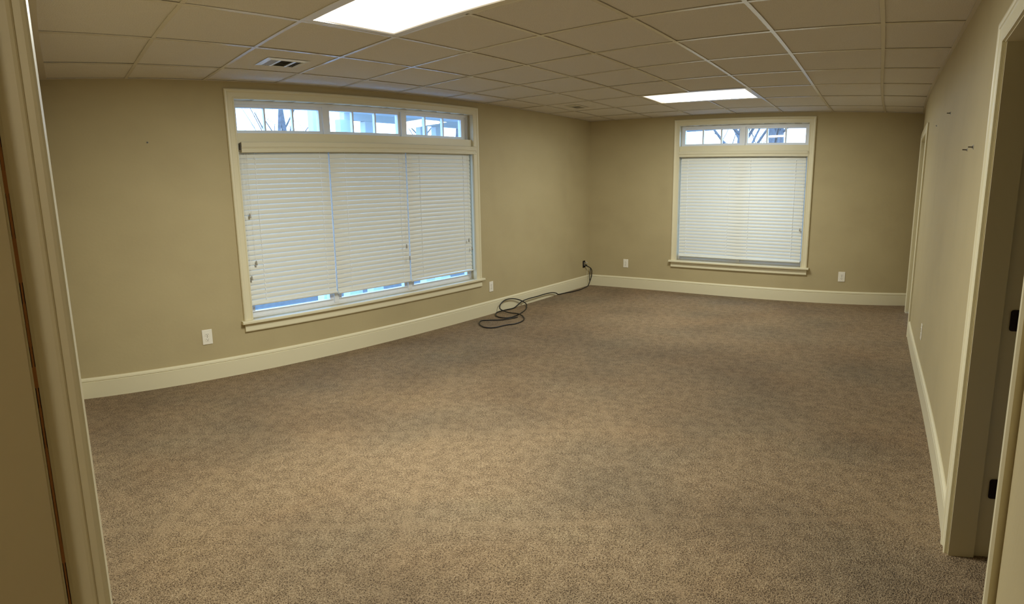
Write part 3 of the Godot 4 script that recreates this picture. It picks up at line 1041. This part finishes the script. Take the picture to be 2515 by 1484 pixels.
		lathe(st, fx, [Vector2(r * 0.6, 0.0012), Vector2(r * 0.5, 0.006), Vector2(0.0, 0.008)], 10)
		obj("screw", st, M.clip, o)
		if r > 0.0085:
			st = mb()
			tube(st, [fx * Vector3(0, 0, 0.004), fx * Vector3(0.0, 0.001, 0.022)], [0.003], 8)
			obj("shank", st, M.clip, o)

func vent(label: String, sc: float, tc: float, ls: float, lt: float, m: Material) -> void:
	var root := thing("ceiling_vent", label, "vent", plan(sc, tc, H))
	var s0 := sc - ls / 2
	var s1 := sc + ls / 2
	var t0 := tc - lt / 2
	var t1 := tc + lt / 2
	var st := mb()
	pslab(st, s0 + 0.01, s1 - 0.01, t0 + 0.01, t1 - 0.01, H - 0.001, H + 0.001)
	obj("duct_opening", st, M.dark, root)
	var fr := [Vector2(0, 0), Vector2(0.034, -0.006), Vector2(0.036, 0.0)]
	for e in 4:
		st = mb()
		var g: Callable
		if e == 0: g = func(a, o, d): return plan(s0 + o, a, H + d - 0.001)
		elif e == 1: g = func(a, o, d): return plan(s1 - o, a, H + d - 0.001)
		elif e == 2: g = func(a, o, d): return plan(a, t0 + o, H + d - 0.001)
		else: g = func(a, o, d): return plan(a, t1 - o, H + d - 0.001)
		sweep(st, g, t0 if e < 2 else s0, t1 if e < 2 else s1, 3, fr, -1.0, -1.0)
		obj("frame_side", st, m, root)
	var w := ls - 0.07
	for q in [0.27, 0.73]:
		st = mb()
		var s: float = s0 + 0.035 + w * q
		pslab(st, s - 0.010, s + 0.010, t0 + 0.034, t1 - 0.034, H - 0.008, H - 0.002)
		obj("divider", st, m, root)
	var n := 6
	for i in n:                                     # blades across the middle bay
		st = mb()
		var t := lerpf(t0 + 0.045, t1 - 0.045, i / float(n - 1))
		sweep(st, func(a, o, d): return plan(a, t + o, H + d), s0 + 0.035 + w * 0.27 + 0.01, s0 + 0.035 + w * 0.73 - 0.01, 2, [Vector2(-0.009, -0.002), Vector2(0.008, -0.008), Vector2(0.009, -0.007), Vector2(-0.008, -0.001)])
		obj("blade", st, M.tassel, root)
	for side in 2:
		for i in 3:
			st = mb()
			var a0 := s0 + 0.035 if side == 0 else s0 + 0.035 + w * 0.73 + 0.012
			var s := a0 + (w * 0.27 - 0.012) * (i + 0.5) / 3.0
			var dirn := 1.0 if side == 0 else -1.0
			sweep(st, func(a, o, d): return plan(s + o * dirn, a, H + d), t0 + 0.036, t1 - 0.036, 2, [Vector2(-0.008, -0.002), Vector2(0.006, -0.008), Vector2(0.007, -0.007), Vector2(-0.007, -0.001)])
			obj("blade", st, M.tassel, root)

# ------------------------------------------------------------------ outdoors
func left_out(a: float, out: float, h: float) -> Vector3:     # beside the wide window: along it, out from it, up
	return Vector3(-1.295, h, -6.454) + Vector3(0.6442, 0, -0.7649) * a + Vector3(-0.7649, 0, -0.6442) * out

func grow(st: SurfaceTool, tw: SurfaceTool, p: Vector3, dir: Vector3, len: float, r: float, depth: int, R: RandomNumberGenerator) -> void:
	var pts := [p]
	var rad := [r]
	var d := dir
	var q := p
	var n := 5 if depth == 0 else 3
	for i in n:
		d = (d + Vector3(R.randf_range(-0.16, 0.16), R.randf_range(-0.05, 0.12), R.randf_range(-0.16, 0.16)) * (0.35 if depth == 0 else 1.0)).normalized()
		q += d * len / n
		pts.append(q)
		rad.append(r * lerpf(1.0, 0.5, (i + 1.0) / n))
	tube(st if depth == 0 else tw, pts, rad, 8 if depth == 0 else 4)
	if depth >= 3: return
	var kids := 16 if depth == 0 else (6 if depth == 1 else 4)
	for i in kids:
		var f := R.randf_range(0.22, 1.0)
		var at := f * n
		var j := mini(int(at), n - 1)
		var o: Vector3 = (pts[j] as Vector3).lerp(pts[j + 1], at - j)
		var side := Vector3(R.randf_range(-1, 1), R.randf_range(0.1, 0.7), R.randf_range(-1, 1)).normalized()
		grow(st, tw, o, (d * 0.45 + side).normalized(), len * R.randf_range(0.2, 0.3) * (1.0 if depth == 0 else 1.7), lerpf(r, r * 0.5, f) * 0.36, depth + 1, R)

func build_outdoors() -> void:
	var st := mb()
	bent(st, func(a, b, c): return Vector3(a, b, c), Vector3(-60, -0.6, -70), Vector3(60, -0.3, 40), Vector3i.ONE)
	struct("ground", st, M.ground, "leaf-strewn ground outside the windows")
	st = mb()
	bent(st, func(a, o, h): return left_out(a, o, h), Vector3(-2.5, 0.35, -0.3), Vector3(9.0, 2.7, -0.12), Vector3i.ONE)
	struct("porch_deck", st, M.ext_white, "pale porch deck outside the wide window")
	# porch roof with its boards, seen through the small panes
	var roof := thing("porch_roof", "pale blue-lit porch ceiling seen through the right panes of the wide window", "porch roof", left_out(4.5, 1.3, 2.52))
	for i in 16:
		st = mb()
		var o := 0.42 + i * 0.135
		sweep(st, func(a, u, v): return left_out(a, o + u, 2.55 + v), 1.5, 9.0, 1, [Vector2(0, 0.03), Vector2(0, 0.006), Vector2(0.006, 0), Vector2(0.125, 0), Vector2(0.131, 0.006), Vector2(0.131, 0.03)])
		obj("ceiling_board", st, M.ext_white, roof)
	st = mb()
	bent(st, func(a, o, h): return left_out(a, o, h), Vector3(1.5, 0.4, 2.58), Vector3(9.0, 2.75, 2.7), Vector3i.ONE)
	obj("roof_deck", st, M.ext_white, roof)
	st = mb()
	bent(st, func(a, o, h): return left_out(a, o, h), Vector3(1.5, 2.52, 2.46), Vector3(9.0, 2.62, 2.7), Vector3i.ONE)
	obj("edge_beam", st, M.ext_white, roof)
	var posts := [[1.03, 0.035, 2.9, "pale porch post behind the left set of panes"], [1.515, 0.095, 2.46, "wide pale porch post at the left of the middle panes"], [1.915, 0.075, 2.46, "pale porch post in the centre of the middle panes"], [2.965, 0.075, 2.46, "pale porch post behind the right set of panes"], [3.3, 0.09, 2.46, "farthest pale porch post behind the right set of panes"]]
	for p in posts:
		var c: Vector3 = left_out(p[0], 2.57, -0.12)
		var o := thing("porch_post", p[3], "post", c, "pale porch posts outside the wide window")
		st = mb()
		cbox(st, Transform3D(Basis(Vector3(0.6442, 0, -0.7649), Vector3.UP, Vector3(0.7649, 0, 0.6442)), c), Vector3(0, (p[2] + 0.12) / 2, 0), Vector3(p[1] * 2, p[2] + 0.12, 0.12), 0.008)
		obj("shaft", st, M.ext_white, o)
		st = mb()
		cbox(st, Transform3D(Basis(Vector3(0.6442, 0, -0.7649), Vector3.UP, Vector3(0.7649, 0, 0.6442)), c), Vector3(0, 0.1, 0), Vector3(p[1] * 2 + 0.04, 0.2, 0.16), 0.008)
		obj("plinth", st, M.ext_white, o)
	# bare trees
	var spots := [[3.5, 8.0, 6.5, 0.045], [7.0, 12.5, 7.0, 0.09], [9.6, 8.5, 6.5, 0.07], [13.0, 13.5, 7.5, 0.10]]
	var words := ["behind the left panes", "behind the middle panes", "past the porch roof", "at the far end of the porch"]
	var R := RandomNumberGenerator.new()
	R.seed = 4
	for i in spots.size():
		bare_tree(left_out(spots[i][0], spots[i][1], -0.32), spots[i][2], spots[i][3], "bare winter tree outside the wide window, " + words[i], R)
	var far_spots := [[5.1, -15.0, 7.0, 0.12], [8.3, -20.5, 7.5, 0.20], [11.0, -27.0, 8.0, 0.2]]
	var far_words := ["nearest, in the left panes", "with the thick trunk in the right panes", "farthest off"]
	for i in far_spots.size():
		bare_tree(Vector3(far_spots[i][0], -0.32, far_spots[i][1]), far_spots[i][2], far_spots[i][3], "bare winter tree outside the end wall window, " + far_words[i], R)

func bare_tree(at: Vector3, tall: float, r: float, label: String, R: RandomNumberGenerator) -> void:
	var o := thing("bare_tree", label, "tree", at, "bare winter trees outside")
	var st := mb()
	var tw := mb()
	grow(st, tw, at, Vector3(R.randf_range(-0.06, 0.06), 1, R.randf_range(-0.06, 0.06)).normalized(), tall, r, 0, R)
	obj("trunk", st, M.bark, o)
	var t := obj("branches", tw, M.bark, o)
	t.set_meta("kind", "stuff")
